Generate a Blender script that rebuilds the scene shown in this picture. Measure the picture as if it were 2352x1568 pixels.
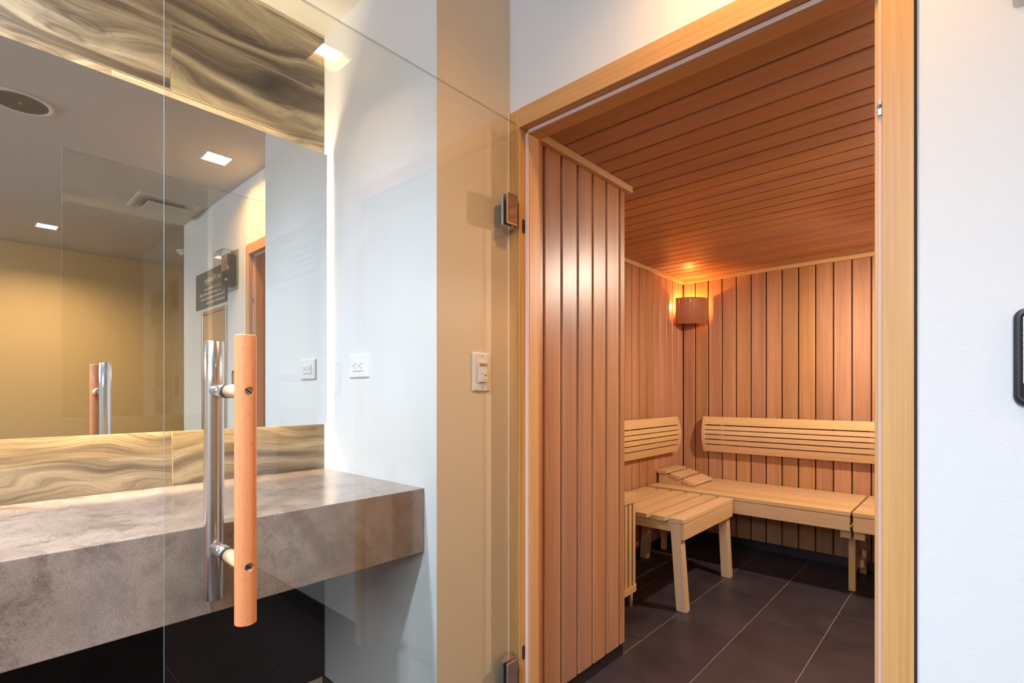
import bpy, bmesh, math, random
from mathutils import Vector, Matrix

# ------------------------------------------------------------------ scene, camera, light
for o in list(bpy.data.objects):
    bpy.data.objects.remove(o, do_unlink=True)
S = bpy.context.scene
COL = S.collection
random.seed(7)
H = 1.14                                   # camera height above the tiled floor
cam_d = bpy.data.cameras.new('camera')
cam = bpy.data.objects.new('camera', cam_d)
COL.objects.link(cam)
cam.location = (0, 0, H)
cam.rotation_euler = (math.radians(90), 0, math.radians(42.3))
cam_d.sensor_width = 36.0
cam_d.lens = 1170.6 * 36.0 / 2352.0
cam_d.shift_y = 117.5 / 2352.0
cam_d.clip_start = 0.02
S.camera = cam
S.view_settings.view_transform = 'Standard'
S.view_settings.look = 'None'
S.view_settings.gamma = 1.0
S.view_settings.use_curve_mapping = False
S.view_settings.exposure = 0.34
try:
    S.cycles.use_denoising = True
    S.cycles.max_bounces = 8
    S.cycles.diffuse_bounces = 4
    S.cycles.glossy_bounces = 5
    S.cycles.use_adaptive_sampling = True
    S.cycles.adaptive_threshold = 0.06
    S.cycles.transparent_max_bounces = 16
    S.cycles.transmission_bounces = 8
    S.cycles.caustics_reflective = False
    S.cycles.caustics_refractive = False
    S.cycles.sample_clamp_indirect = 6.0
except Exception:
    pass
W = bpy.data.worlds.new('world')
S.world = W
W.use_nodes = True
W.node_tree.nodes['Background'].inputs[0].default_value = (0.75, 0.85, 1.0, 1)
W.node_tree.nodes['Background'].inputs[1].default_value = 0.6

WINDOW_FILL = 60.0          # cool fill at an added window behind the camera
DOWNLIGHT = 7.8
COOL = 54.0
REAR_FILL = 28.0
COUNTER_FILL = 31.0
SAUNA_LIGHT = 2050.0
CORNER_LAMP = 5.5
LED = 9.0

def area(name, loc, rot, sx, sy, power, color, spread=180, shape='RECTANGLE'):
    d = bpy.data.lights.new(name, 'AREA')
    d.shape = shape; d.size = sx; d.size_y = sy; d.energy = power; d.color = color
    d.spread = math.radians(spread)
    o = bpy.data.objects.new(name, d); COL.objects.link(o)
    o.location = loc; o.rotation_euler = rot
    return o
# daylight added as cool fill at an invented window behind the camera
area('window_fill', (0.55, -2.72, 2.16), (math.radians(90), 0, 0), 2.2, 0.5, WINDOW_FILL, (0.70, 0.83, 1.0))

# ------------------------------------------------------------------ materials
def srgb(r, g, b):
    f = lambda c: (c / 255 / 12.92) if c / 255 <= 0.04045 else ((c / 255 + 0.055) / 1.055) ** 2.4
    return (f(r), f(g), f(b), 1)

class NT:
    def __init__(s, name):
        s.m = bpy.data.materials.new(name); s.m.use_nodes = True
        s.t = s.m.node_tree; s.n = s.t.nodes; s.n.clear()
        s.out = s.n.new('ShaderNodeOutputMaterial')
    def new(s, typ, **kw):
        nd = s.n.new('ShaderNode' + typ)
        for k, v in kw.items(): setattr(nd, k, v)
        return nd
    def link(s, a, b): s.t.links.new(a, b)
    def val(s, sock, v):
        if hasattr(v, 'is_linked') or isinstance(v, bpy.types.NodeSocket): s.link(v, sock)
        else: sock.default_value = v
    def math(s, op, a, b=0.0, c=None):
        nd = s.new('Math', operation=op); s.val(nd.inputs[0], a); s.val(nd.inputs[1], b)
        if c is not None: s.val(nd.inputs[2], c)
        return nd.outputs[0]
    def vmath(s, op, a, b):
        nd = s.new('VectorMath', operation=op); s.val(nd.inputs[0], a); s.val(nd.inputs[1], b)
        return nd.outputs[0]
    def noise(s, vec, scale, detail=4, rough=0.5, dist=0.0):
        nd = s.new('TexNoise'); s.link(vec, nd.inputs['Vector'])
        nd.inputs['Scale'].default_value = scale; nd.inputs['Detail'].default_value = detail
        nd.inputs['Roughness'].default_value = rough; nd.inputs['Distortion'].default_value = dist
        return nd.outputs[0]
    def ramp(s, fac, stops):
        nd = s.new('ValToRGB'); s.link(fac, nd.inputs[0]); cr = nd.color_ramp
        while len(cr.elements) < len(stops): cr.elements.new(0.5)
        for e, (p, c) in zip(cr.elements, stops): e.position = p; e.color = c
        return nd.outputs[0]
    def mix(s, fac, a, b, mode='MIX'):
        nd = s.new('Mix', data_type='RGBA', blend_type=mode)
        s.val(nd.inputs[0], fac); s.val(nd.inputs[6], a); s.val(nd.inputs[7], b)
        return nd.outputs[2]
    def bump(s, height, strength, dist=0.002):
        nd = s.new('Bump'); s.link(height, nd.inputs['Height'])
        nd.inputs['Strength'].default_value = strength; nd.inputs['Distance'].default_value = dist
        return nd.outputs[0]
    def bsdf(s, color, rough=0.5, metal=0.0, normal=None, spec=0.5, coat=0.0, coat_rough=0.1):
        p = s.new('BsdfPrincipled')
        s.val(p.inputs['Base Color'], color); s.val(p.inputs['Roughness'], rough)
        p.inputs['Metallic'].default_value = metal
        p.inputs['Specular IOR Level'].default_value = spec
        p.inputs['Coat Weight'].default_value = coat; p.inputs['Coat Roughness'].default_value = coat_rough
        if normal is not None: s.link(normal, p.inputs['Normal'])
        s.link(p.outputs[0], s.out.inputs[0]); return p
    def coords(s, rnd=True):
        tc = s.new('TexCoord').outputs['Object']
        if not rnd: return tc, None
        r = s.new('ObjectInfo').outputs['Random']
        cv = s.new('CombineXYZ')
        s.link(s.math('MULTIPLY', r, 31.7), cv.inputs[0]); s.link(s.math('MULTIPLY', r, 57.3), cv.inputs[1]); s.link(s.math('MULTIPLY', r, 83.1), cv.inputs[2])
        return s.vmath('ADD', tc, cv.outputs[0]), r

def plain(name, col, rough=0.5, metal=0.0, spec=0.5, coat=0.0):
    t = NT(name); t.bsdf(col, rough, metal, None, spec, coat); return t.m

def paint(name, col, bump=0.25):
    t = NT(name); v, _ = t.coords(False)
    n = t.noise(v, 260, 3, 0.6); n2 = t.noise(v, 2.0, 3)
    c = t.mix(t.math('MULTIPLY', n2, 0.12), col, tuple(x * 0.86 for x in col[:3]) + (1,))
    t.bsdf(c, 0.62, 0, t.bump(n, bump, 0.0012), 0.3); return t.m

def wood(name, dark, light, axis, rough=0.42, vary=0.2, streak=0.5, tone=0.5, fine=200.0, pores=False, figure=False):
    """straight-grained timber, grain running along the given local axis"""
    t = NT(name); v, r = t.coords(); k = 'XYZ'.index(axis)
    def nz(cross, long_, detail, rough_, dist):
        sc = [cross] * 3; sc[k] = long_
        return t.noise(t.vmath('MULTIPLY', v, tuple(sc)), 1.0, detail, rough_, dist)
    n = nz(fine, fine * 0.012, 4, 0.6, 0.2)
    n2 = nz(9.0, 0.55, 3, 0.5, 0.5)
    n3 = nz(50.0, 0.9, 3, 0.55, 0.4)
    rings = t.math('SINE', t.math('MULTIPLY', n2, 60.0))
    f = t.math('MULTIPLY', t.math('SUBTRACT', n, 0.5), streak * 1.6)
    f = t.math('ADD', f, t.math('MULTIPLY', t.math('SUBTRACT', n3, 0.5), streak * 1.2))
    f = t.math('ADD', f, t.math('MULTIPLY', t.math('SUBTRACT', n2, 0.5), tone * 1.8))
    f = t.math('ADD', f, t.math('MULTIPLY', rings, tone * 0.07))
    f = t.math('ADD', f, 0.5)
    c = t.ramp(f, [(0.0, dark), (1.0, light)])
    hsv = t.new('HueSaturation'); t.link(c, hsv.inputs['Color'])
    r2 = t.math('FRACT', t.math('MULTIPLY', r, 13.37))
    t.link(t.math('ADD', t.math('MULTIPLY', r, vary), 1.0 - vary / 2), hsv.inputs['Value'])
    t.link(t.math('ADD', t.math('MULTIPLY', r2, 0.012), 0.494), hsv.inputs['Hue'])
    t.link(t.math('ADD', t.math('MULTIPLY', r2, 0.14), 0.93), hsv.inputs['Saturation'])
    c = hsv.outputs[0]
    if pores:
        ps = [620.0] * 3; ps[k] = 75.0
        p = t.noise(t.vmath('MULTIPLY', v, tuple(ps)), 1.0, 1, 0.4)
        pm = t.ramp(p, [(0.62, (0, 0, 0, 1)), (0.70, (1, 1, 1, 1))])
        c = t.mix(t.math('MULTIPLY', pm, 0.40), c, (dark[0] * 0.6, dark[1] * 0.5, dark[2] * 0.4, 1))
    rr = t.math('ADD', t.math('MULTIPLY', n, 0.12), rough - 0.06)
    h_ = n
    if figure:
        h_ = t.math('ADD', t.math('MULTIPLY', n, 0.25), t.math('MULTIPLY', nz(26.0, 17.0, 3, 0.55, 1.2), 2.2))
    t.bsdf(c, rr, 0, t.bump(h_, 0.10, 0.0011), 0.42); return t.m

CED_D, CED_L = srgb(148, 98, 62), srgb(206, 155, 115)
M = {}
for ax in 'XYZ':
    M['cedar' + ax] = wood('cedar_' + ax, CED_D, CED_L, ax, 0.37, 0.20, 0.45, 0.5, figure=True)
    M['abachi' + ax] = wood('abachi_' + ax, srgb(196, 154, 104), srgb(222, 188, 140), ax, 0.46, 0.10, 0.5, 0.4)
    M['fir' + ax] = wood('fir_' + ax, srgb(198, 138, 72), srgb(230, 180, 114), ax, 0.42, 0.05, 0.7, 0.35, 160.0)
M['beech'] = wood('beech_Z', srgb(208, 118, 50), srgb(232, 152, 84), 'Z', 0.36, 0.02, 0.4, 0.35, 120.0, True)
M['beechX'] = wood('beech_X', srgb(224, 172, 128), srgb(242, 200, 160), 'X', 0.4, 0.02, 0.4, 0.3)
M['shade'] = wood('shade_wood', srgb(150, 88, 52), srgb(200, 132, 90), 'Z', 0.5, 0.02, 0.4, 0.6)
M['white'] = paint('white_paint', srgb(232, 230, 228))
M['tan'] = paint('tan_wall', srgb(228, 206, 176))  # tan colour on the flank face of the chase
M['ceil'] = paint('ceiling_paint', srgb(226, 222, 214), 0.1)
M['gold'] = paint('golden_tan_wall', srgb(220, 186, 130))  # golden tan colour of the far wall
M['white_plastic'] = plain('white_plastic', srgb(240, 238, 236), 0.28)
M['ivory'] = plain('ivory_plastic', srgb(232, 226, 220), 0.35)
M['slot'] = plain('slot_dark', srgb(20, 18, 18), 0.6)
M['lens'] = plain('sensor_lens', srgb(150, 130, 110), 0.3)
M['chrome'] = plain('chrome', srgb(225, 222, 220), 0.09, 1.0)
M['satin'] = plain('satin_metal', srgb(200, 188, 178), 0.3, 1.0)
M['brass'] = plain('brass', srgb(190, 150, 80), 0.25, 1.0)
M['black'] = plain('black_plastic', srgb(40, 38, 46), 0.42)
M['screen'] = plain('screen_glass', srgb(16, 15, 20), 0.06, 0, 0.6)
M['rubber'] = plain('black_rubber', srgb(16, 15, 16), 0.7)
M['seal'] = plain('silicone_seal', srgb(222, 188, 172), 0.35)
M['caulk'] = plain('white_caulk', srgb(235, 232, 230), 0.5)
M['gap'] = plain('gap_dark', srgb(52, 34, 22), 0.8)
M['back'] = plain('groove_shade', srgb(46, 20, 8), 0.85)  # dark colour stands in for shade in the grooves between boards
M['core'] = plain('core_dark', srgb(24, 20, 20), 0.7)
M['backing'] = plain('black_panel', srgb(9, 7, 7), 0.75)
M['grille'] = plain('speaker_grille', srgb(140, 128, 112), 0.7)
M['grout_l'] = plain('grout_cream', srgb(226, 208, 176), 0.8)
M['mirror'] = plain('mirror_silver', (0.90, 0.905, 0.90, 1), 0.0, 1.0)
M['mirror_edge'] = plain('mirror_edge', srgb(120, 105, 92), 0.3)
M['sign'] = plain('sign_charcoal', srgb(92, 84, 72), 0.45)
M['letter'] = plain('letter_white', srgb(240, 238, 232), 0.5)
M['letter_brown'] = plain('letter_brown', srgb(70, 34, 20), 0.6)
M['control'] = plain('control_dark', srgb(52, 44, 40), 0.35)
M['panel_steel'] = plain('panel_steel', srgb(205, 186, 160), 0.36, 0.75)

def steel(name):
    t = NT(name); v, _ = t.coords(False)
    n = t.noise(t.vmath('MULTIPLY', v, (40, 40, 900)), 1.0, 3)
    t.bsdf(srgb(214, 210, 208), t.math('ADD', t.math('MULTIPLY', n, 0.12), 0.17), 1.0, t.bump(n, 0.05, 0.0006)); return t.m
M['steel'] = steel('brushed_steel')

def emit(name, col, strength):
    t = NT(name); e = t.new('Emission'); e.inputs[0].default_value = col; e.inputs[1].default_value = strength
    t.link(e.outputs[0], t.out.inputs[0]); return t.m
M['diffuser'] = emit('lamp_diffuser', (1.0, 0.86, 0.66, 1), 7.0)
M['led'] = emit('led_strip', (1.0, 0.82, 0.54, 1), 40.0)
M['bulb'] = emit('warm_bulb', (1.0, 0.45, 0.12, 1), 3.5)
M['digit'] = emit('red_digit', (1.0, 0.06, 0.08, 1), 2.2)

def thin_glass(name, tint, f0=0.045):
    """flat clear sheet: light passes straight through, more mirror-like at grazing angles"""
    t = NT(name)
    lw = t.new('LayerWeight'); lw.inputs[0].default_value = 0.5
    f = t.math('ADD', t.math('MULTIPLY', t.math('POWER', lw.outputs['Facing'], 5.0), 1 - f0), f0)
    tr = t.new('BsdfTransparent'); tr.inputs[0].default_value = tint
    gl = t.new('BsdfGlossy'); gl.inputs['Roughness'].default_value = 0.0
    mx = t.new('MixShader'); t.link(f, mx.inputs[0]); t.link(tr.outputs[0], mx.inputs[1]); t.link(gl.outputs[0], mx.inputs[2])
    t.link(mx.outputs[0], t.out.inputs[0]); return t.m
M['glass'] = thin_glass('door_glass', (0.985, 0.985, 0.96, 1), 0.05)
M['acrylic'] = thin_glass('clear_acrylic', (0.93, 0.92, 0.90, 1), 0.045)
def edge_glass():
    t = NT('glass_edge'); p = t.bsdf(srgb(128, 146, 146), 0.1, 0, None, 0.9)
    tr = t.new('BsdfTransparent'); mx = t.new('MixShader'); mx.inputs[0].default_value = 0.45
    t.link(tr.outputs[0], mx.inputs[1]); t.link(p.outputs[0], mx.inputs[2]); t.link(mx.outputs[0], t.out.inputs[0]); return t.m
M['glass_edge'] = edge_glass()

def floor_tile():
    t = NT('charcoal_porcelain'); v, r = t.coords()
    n = t.noise(v, 5, 5, 0.6); n2 = t.noise(v, 60, 3)
    c = t.ramp(n, [(0.3, srgb(46, 38, 42)), (0.75, srgb(70, 59, 62))])
    c = t.mix(t.math('MULTIPLY', n2, 0.35), c, srgb(40, 33, 36))
    hsv = t.new('HueSaturation'); t.link(c, hsv.inputs['Color']); t.link(t.math('ADD', t.math('MULTIPLY', r, 0.25), 0.88), hsv.inputs['Value'])
    t.bsdf(hsv.outputs[0], 0.42, 0, t.bump(n2, 0.08, 0.001), 0.45); return t.m
M['tile'] = floor_tile()
M['base_tile'] = plain('charcoal_base_tile', srgb(34, 28, 31), 0.45)
M['grout'] = plain('grout_taupe', srgb(176, 150, 140), 0.85)

def plank_tile():
    """wood-look porcelain: streaks follow a warped height field, its peaks read as knots"""
    t = NT('wood_look_porcelain'); v, r = t.coords()
    sp = t.new('SeparateXYZ'); t.link(v, sp.inputs[0]); y, z = sp.outputs[1], sp.outputs[2]
    def vec(a, b):
        cv = t.new('CombineXYZ'); t.val(cv.inputs[1], a); t.val(cv.inputs[2], b); return cv.outputs[0]
    w = t.noise(vec(t.math('MULTIPLY', y, 2.3), t.math('MULTIPLY', z, 6.5)), 1.0, 2, 0.45, 0.4)
    q = t.math('ADD', z, t.math('MULTIPLY', t.math('SUBTRACT', w, 0.5), 0.20))
    band = t.noise(vec(t.math('MULTIPLY', y, 0.9), t.math('MULTIPLY', q, 15.0)), 1.0, 4, 0.6, 0.1)
    fine = t.noise(vec(t.math('MULTIPLY', y, 5.0), t.math('MULTIPLY', q, 230.0)), 1.0, 3, 0.6)
    grit = t.noise(vec(t.math('MULTIPLY', y, 60.0), t.math('MULTIPLY', z, 420.0)), 1.0, 2, 0.5)
    c = t.ramp(band, [(0.31, srgb(54, 46, 40)), (0.43, srgb(100, 87, 71)), (0.54, srgb(150, 133, 107)), (0.68, srgb(188, 172, 144))])
    c = t.mix(t.math('MULTIPLY', t.ramp(fine, [(0.50, (0, 0, 0, 1)), (0.66, (1, 1, 1, 1))]), 0.46), c, srgb(62, 51, 41))
    c = t.mix(t.math('MULTIPLY', t.ramp(grit, [(0.55, (0, 0, 0, 1)), (0.75, (1, 1, 1, 1))]), 0.30), c, srgb(70, 58, 46))
    rings = t.math('ADD', t.math('MULTIPLY', t.math('SINE', t.math('MULTIPLY', w, 190.0)), 0.5), 0.5)
    knot = t.math('MULTIPLY', t.ramp(w, [(0.62, (0, 0, 0, 1)), (0.70, (1, 1, 1, 1))]), t.math('ADD', t.math('MULTIPLY', rings, 0.6), 0.2))
    c = t.mix(knot, c, srgb(54, 43, 33))
    t.bsdf(c, 0.36, 0, t.bump(fine, 0.1, 0.0008), 0.5); return t.m
M['plank'] = plank_tile()

def stone():
    t = NT('taupe_quartz'); v, _ = t.coords(False)
    big = t.noise(v, 4.0, 5, 0.6, 0.5)
    mid = t.noise(v, 10.0, 7, 0.70, 0.4)
    low = t.noise(v, 2.6, 3, 0.5)
    sp = t.noise(v, 300.0, 2, 0.6)
    c = t.ramp(big, [(0.30, srgb(128, 108, 96)), (0.55, srgb(158, 138, 124)), (0.75, srgb(174, 154, 140))])
    blot = t.ramp(mid, [(0.36, (1, 1, 1, 1)), (0.49, (0, 0, 0, 1))])
    mask = t.ramp(low, [(0.36, (0.15, 0.15, 0.15, 1)), (0.55, (1, 1, 1, 1))])
    c = t.mix(t.math('MULTIPLY', t.math('MULTIPLY', blot, mask), 0.80), c, srgb(96, 76, 66))
    line = t.ramp(t.math('ABSOLUTE', t.math('SUBTRACT', t.noise(v, 7.0, 8, 0.75, 0.3), 0.52)), [(0.0, (1, 1, 1, 1)), (0.016, (0, 0, 0, 1))])
    c = t.mix(t.math('MULTIPLY', t.math('MULTIPLY', line, mask), 0.5), c, srgb(84, 66, 58))
    c = t.mix(t.math('MULTIPLY', t.ramp(sp, [(0.52, (0, 0, 0, 1)), (0.68, (1, 1, 1, 1))]), 0.28), c, srgb(100, 83, 73))
    c = t.mix(t.math('MULTIPLY', t.ramp(sp, [(0.30, (1, 1, 1, 1)), (0.44, (0, 0, 0, 1))]), 0.18), c, srgb(206, 190, 178))
    t.bsdf(c, 0.16, 0, None, 0.6); return t.m
M['stone'] = stone()

# ------------------------------------------------------------------ mesh helpers
WL = {}
def link(o, parent, wl):
    COL.objects.link(o); wl = Vector(wl); WL[o.name] = wl
    if parent is not None:
        o.parent = parent; o.location = wl - WL[parent.name]
    else:
        o.location = wl
    return o
def tag(o, label=None, cat=None, group=None, kind=None):
    if label: o['label'] = label
    if cat: o['category'] = cat
    if group: o['group'] = group
    if kind: o['kind'] = kind
    return o
def empty(name, loc, parent=None, **kw):
    o = bpy.data.objects.new(name, None); o.empty_display_size = 0.05
    link(o, parent, loc); return tag(o, **kw)
def put(name, bm, mat, parent=None, origin=None, **kw):
    """world-space bmesh -> one mesh object whose origin sits in the middle of its box"""
    bmesh.ops.recalc_face_normals(bm, faces=bm.faces)
    lo = Vector((min(v.co[i] for v in bm.verts) for i in range(3))); hi = Vector((max(v.co[i] for v in bm.verts) for i in range(3)))
    c = (lo + hi) / 2 if origin is None else Vector(origin)
    for v in bm.verts: v.co -= c
    me = bpy.data.meshes.new(name); bm.to_mesh(me); bm.free()
    for m in (mat if isinstance(mat, (list, tuple)) else [mat]): me.materials.append(M[m] if isinstance(m, str) else m)
    o = bpy.data.objects.new(name, me)
    link(o, parent, c); return tag(o, **kw)
def again(src, name, loc, parent=None, **kw):
    o = bpy.data.objects.new(name, src.data); link(o, parent, loc); return tag(o, **kw)
def BM(): return bmesh.new()
def abox(bm, x0, x1, y0, y1, z0, z1, bev=0.0, seg=1):
    vs = [bm.verts.new(p) for p in ((x0,y0,z0),(x1,y0,z0),(x1,y1,z0),(x0,y1,z0),(x0,y0,z1),(x1,y0,z1),(x1,y1,z1),(x0,y1,z1))]
    fs = [bm.faces.new([vs[i] for i in f]) for f in ((0,3,2,1),(4,5,6,7),(0,1,5,4),(1,2,6,5),(2,3,7,6),(3,0,4,7))]
    if bev > 0:
        es = list({e for f in fs for e in f.edges})
        bmesh.ops.bevel(bm, geom=es, offset=bev, segments=seg, profile=0.6, affect='EDGES')
    return fs
def box(name, x0, x1, y0, y1, z0, z1, mat, parent=None, bev=0.0, seg=1, **kw):
    bm = BM(); abox(bm, x0, x1, y0, y1, z0, z1, bev, seg); return put(name, bm, mat, parent, **kw)
def aprism(bm, pts, vec, smooth=False):
    a = [bm.verts.new(p) for p in pts]; b = [bm.verts.new(Vector(p) + Vector(vec)) for p in pts]; n = len(a)
    bm.faces.new(a[::-1]); bm.faces.new(b)
    for i in range(n):
        f = bm.faces.new((a[i], a[(i+1) % n], b[(i+1) % n], b[i])); f.smooth = smooth
def acyl(bm, p0, p1, r0, r1=None, n=24, smooth=True, caps=True):
    p0, p1 = Vector(p0), Vector(p1); r1 = r0 if r1 is None else r1
    d = (p1 - p0).normalized(); u = d.orthogonal().normalized(); w = d.cross(u)
    A = [bm.verts.new(p0 + (u * math.cos(2*math.pi*i/n) + w * math.sin(2*math.pi*i/n)) * r0) for i in range(n)]
    B = [bm.verts.new(p1 + (u * math.cos(2*math.pi*i/n) + w * math.sin(2*math.pi*i/n)) * r1) for i in range(n)]
    for i in range(n):
        f = bm.faces.new((A[i], A[(i+1) % n], B[(i+1) % n], B[i])); f.smooth = smooth
    if caps: bm.faces.new(A[::-1]); bm.faces.new(B)
def cyl(name, p0, p1, r, mat, parent=None, r1=None, n=24, **kw):
    bm = BM(); acyl(bm, p0, p1, r, r1, n); return put(name, bm, mat, parent, **kw)
def rrect(w, h, r, n=5):
    out = []
    for cx, cy, a0 in ((w/2-r, h/2-r, 0), (-w/2+r, h/2-r, 90), (-w/2+r, -h/2+r, 180), (w/2-r, -h/2+r, 270)):
        for i in range(n + 1):
            a = math.radians(a0 + 90 * i / n); out.append((cx + r * math.cos(a), cy + r * math.sin(a)))
    return out
def loft(bm, rings, smooth=False, cap0=True, cap1=True):
    R = [[bm.verts.new(p) for p in ring] for ring in rings]; n = len(R[0])
    for a, b in zip(R, R[1:]):
        for i in range(n):
            f = bm.faces.new((a[i], a[(i+1) % n], b[(i+1) % n], b[i])); f.smooth = smooth
    if cap0: bm.faces.new(R[0][::-1])
    if cap1: bm.faces.new(R[-1])
def text(name, body, size, loc, rot, mat, parent, depth=0.0006, align='LEFT', **kw):
    cu = bpy.data.curves.new(name, 'FONT'); cu.body = body; cu.size = size; cu.extrude = depth; cu.align_x = align; cu.resolution_u = 2
    tmp = bpy.data.objects.new(name + '_tmp', cu); COL.objects.link(tmp)
    dg = bpy.context.evaluated_depsgraph_get(); dg.update()
    me = bpy.data.meshes.new_from_object(tmp.evaluated_get(dg))
    bpy.data.objects.remove(tmp, do_unlink=True); bpy.data.curves.remove(cu)
    me.materials.clear(); me.materials.append(M[mat])
    o = bpy.data.objects.new(name, me); link(o, parent, loc); o.rotation_euler = rot; return tag(o, **kw)

# ------------------------------------------------------------------ key planes (metres, camera above the origin)
XV, XM, XB, XG = -1.793, -1.732, -1.14, -1.09       # vanity tiles, mirror face, tan wall, open glass door
Y1, YD = 0.933, 1.244                                # white return wall, sauna door wall
ZC, ZS = 2.468, 2.033                                # room ceiling, sauna ceiling
XL, YB, XR = -1.735, 3.945, 0.50                     # sauna walls
YR, XE = -2.60, 2.80                                 # wall behind camera, far golden wall
PITCH = 0.104

# ------------------------------------------------------------------ floor
floor = put('floor', (lambda bm: (abox(bm, -2.0, XE + 0.1, YR - 0.1, 4.1, -0.16, -0.0022), bm)[1])(BM()), 'grout', kind='structure',
            label='charcoal tiled floor running through the washroom and sauna')
TW, TL = 0.3075, 0.6145
proto_tile = None
regions = [(XV, XE, YR, YD), (XL - 0.02, XR + 0.02, YD, 3.962), (1.2, XE, YD, 3.5)]
for k in range(-4, 15):
    x0, x1 = XB + k * TW, XB + (k + 1) * TW
    off = 2.444 if k % 2 == 0 else 2.444 - TL / 2
    for j in range(-10, 6):
        y0, y1 = off + j * TL, off + (j + 1) * TL
        for rx0, rx1, ry0, ry1 in regions:
            a, b, c, d = max(x0 + .0014, rx0), min(x1 - .0014, rx1), max(y0 + .0014, ry0), min(y1 - .0014, ry1)
            if b - a < 0.02 or d - c < 0.02: continue
            full = (b - a) > TW - 0.004 and (d - c) > TL - 0.004
            if full and proto_tile is not None:
                again(proto_tile, 'tile', ((a + b) / 2, (c + d) / 2, -0.005), floor)
            else:
                o = box('tile', a, b, c, d, -0.010, 0.0, 'tile', floor, 0.0008)
                if full: proto_tile = o

# ------------------------------------------------------------------ room shell
room_ceiling = box('ceiling', -2.0, XE + 0.1, YR - 0.1, YD + 0.12, ZC, ZC + 0.12, 'ceil', kind='structure', label='white painted washroom ceiling above the mirror')
box('ceiling', 1.2, XE + 0.1, YD + 0.12, 3.6, ZC, ZC + 0.12, 'ceil', kind='structure', label='white ceiling of the alcove beyond the sauna wall')
# vanity wall with wood-look planks
wl = box('wall_left', -2.0, XV - 0.0025, YR, Y1, 0.0, ZC, 'grout_l', kind='structure', label='vanity wall clad in wood-look porcelain planks')
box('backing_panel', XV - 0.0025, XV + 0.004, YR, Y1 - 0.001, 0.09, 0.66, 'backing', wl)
rows = [(2.2525, 2.4575, 0.02), (2.048, 2.2525, 0.444), (1.8435, 2.048, 0.302), (1.639, 1.8435, 0.75), (1.4345, 1.639, 0.1),
        (1.230, 1.4345, 0.6), (1.0255, 1.230, -0.1), (0.821, 1.0255, 0.448)]
for z0, z1, yj in rows:
    ys = sorted([YR, Y1 - 0.001] + [yj - 1.2 * k for k in range(-1, 4) if YR + 0.05 < yj - 1.2 * k < Y1 - 0.01])
    for a, b in zip(ys, ys[1:]):
        box('plank_tile', XV - 0.008, XV, a + 0.0018, b - (0.0018 if b < Y1 - 0.01 else 0), z0 + 0.0018, z1 - 0.0018, 'plank', wl, 0.0006)
# chase beside the counter: white return, tan flank
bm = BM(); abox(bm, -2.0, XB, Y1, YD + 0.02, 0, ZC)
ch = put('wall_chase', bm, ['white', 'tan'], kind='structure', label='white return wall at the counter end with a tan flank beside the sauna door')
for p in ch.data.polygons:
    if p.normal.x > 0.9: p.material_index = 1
# sauna door wall
bm = BM(); abox(bm, XB, -0.083, YD, YD + 0.12, 2.060, ZC); abox(bm, -0.083, 1.2, YD, YD + 0.12, 0, ZC)
put('wall_front', bm, 'white', kind='structure', label='white wall around and right of the sauna doorway')
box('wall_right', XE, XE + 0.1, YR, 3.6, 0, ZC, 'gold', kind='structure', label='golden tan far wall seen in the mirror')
box('wall_alcove_side', 1.1, 1.2, YD + 0.12, 3.5, 0, ZC, 'white', kind='structure', label='white side wall of the alcove')
box('wall_alcove_back', 1.1, XE, 3.5, 3.6, 0, ZC, 'white', kind='structure', label='white back wall of the alcove')
# wall behind the camera with an added window for cool fill
bm = BM()
wx0, wx1, wz0, wz1 = -0.55, 1.65, 1.90, 2.42
abox(bm, -2.0, wx0, YR - 0.1, YR, 0, ZC); abox(bm, wx1, XE + 0.1, YR - 0.1, YR, 0, ZC); abox(bm, wx0, wx1, YR - 0.1, YR, 0, wz0); abox(bm, wx0, wx1, YR - 0.1, YR, wz1, ZC)
put('wall_back', bm, 'white', kind='structure', label='white wall with an added high window opposite the sauna door')
w1 = empty('added_window_1', (0.55, YR, wz0), kind='structure', label='added clerestory window letting in cool fill opposite the sauna door')
for a, b, c, d in ((wx0, wx0 + .05, wz0, wz1), (wx1 - .05, wx1, wz0, wz1), (wx0 + .05, wx1 - .05, wz0, wz0 + .05), (wx0 + .05, wx1 - .05, wz1 - .05, wz1)):
    box('added_window_frame', a, b, YR - 0.08, YR - 0.03, c, d, 'white_plastic', w1)
# dark tile bases in the room
box('baseboard_front', -0.08, 1.2, YD - 0.008, YD, 0, 0.088, 'base_tile', kind='structure', label='charcoal tile base right of the sauna door')
box('baseboard_return', XV, XB, Y1 - 0.008, Y1, 0, 0.088, 'base_tile', kind='structure', label='charcoal tile base under the counter end')
box('baseboard_flank', XB, XB + 0.008, Y1 - 0.008, YD, 0, 0.088, 'base_tile', kind='structure', label='charcoal tile base along the tan flank')
box('baseboard_right', XE - 0.008, XE, YR, 3.5, 0, 0.088, 'base_tile', kind='structure', label='charcoal tile base along the golden wall')

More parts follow.
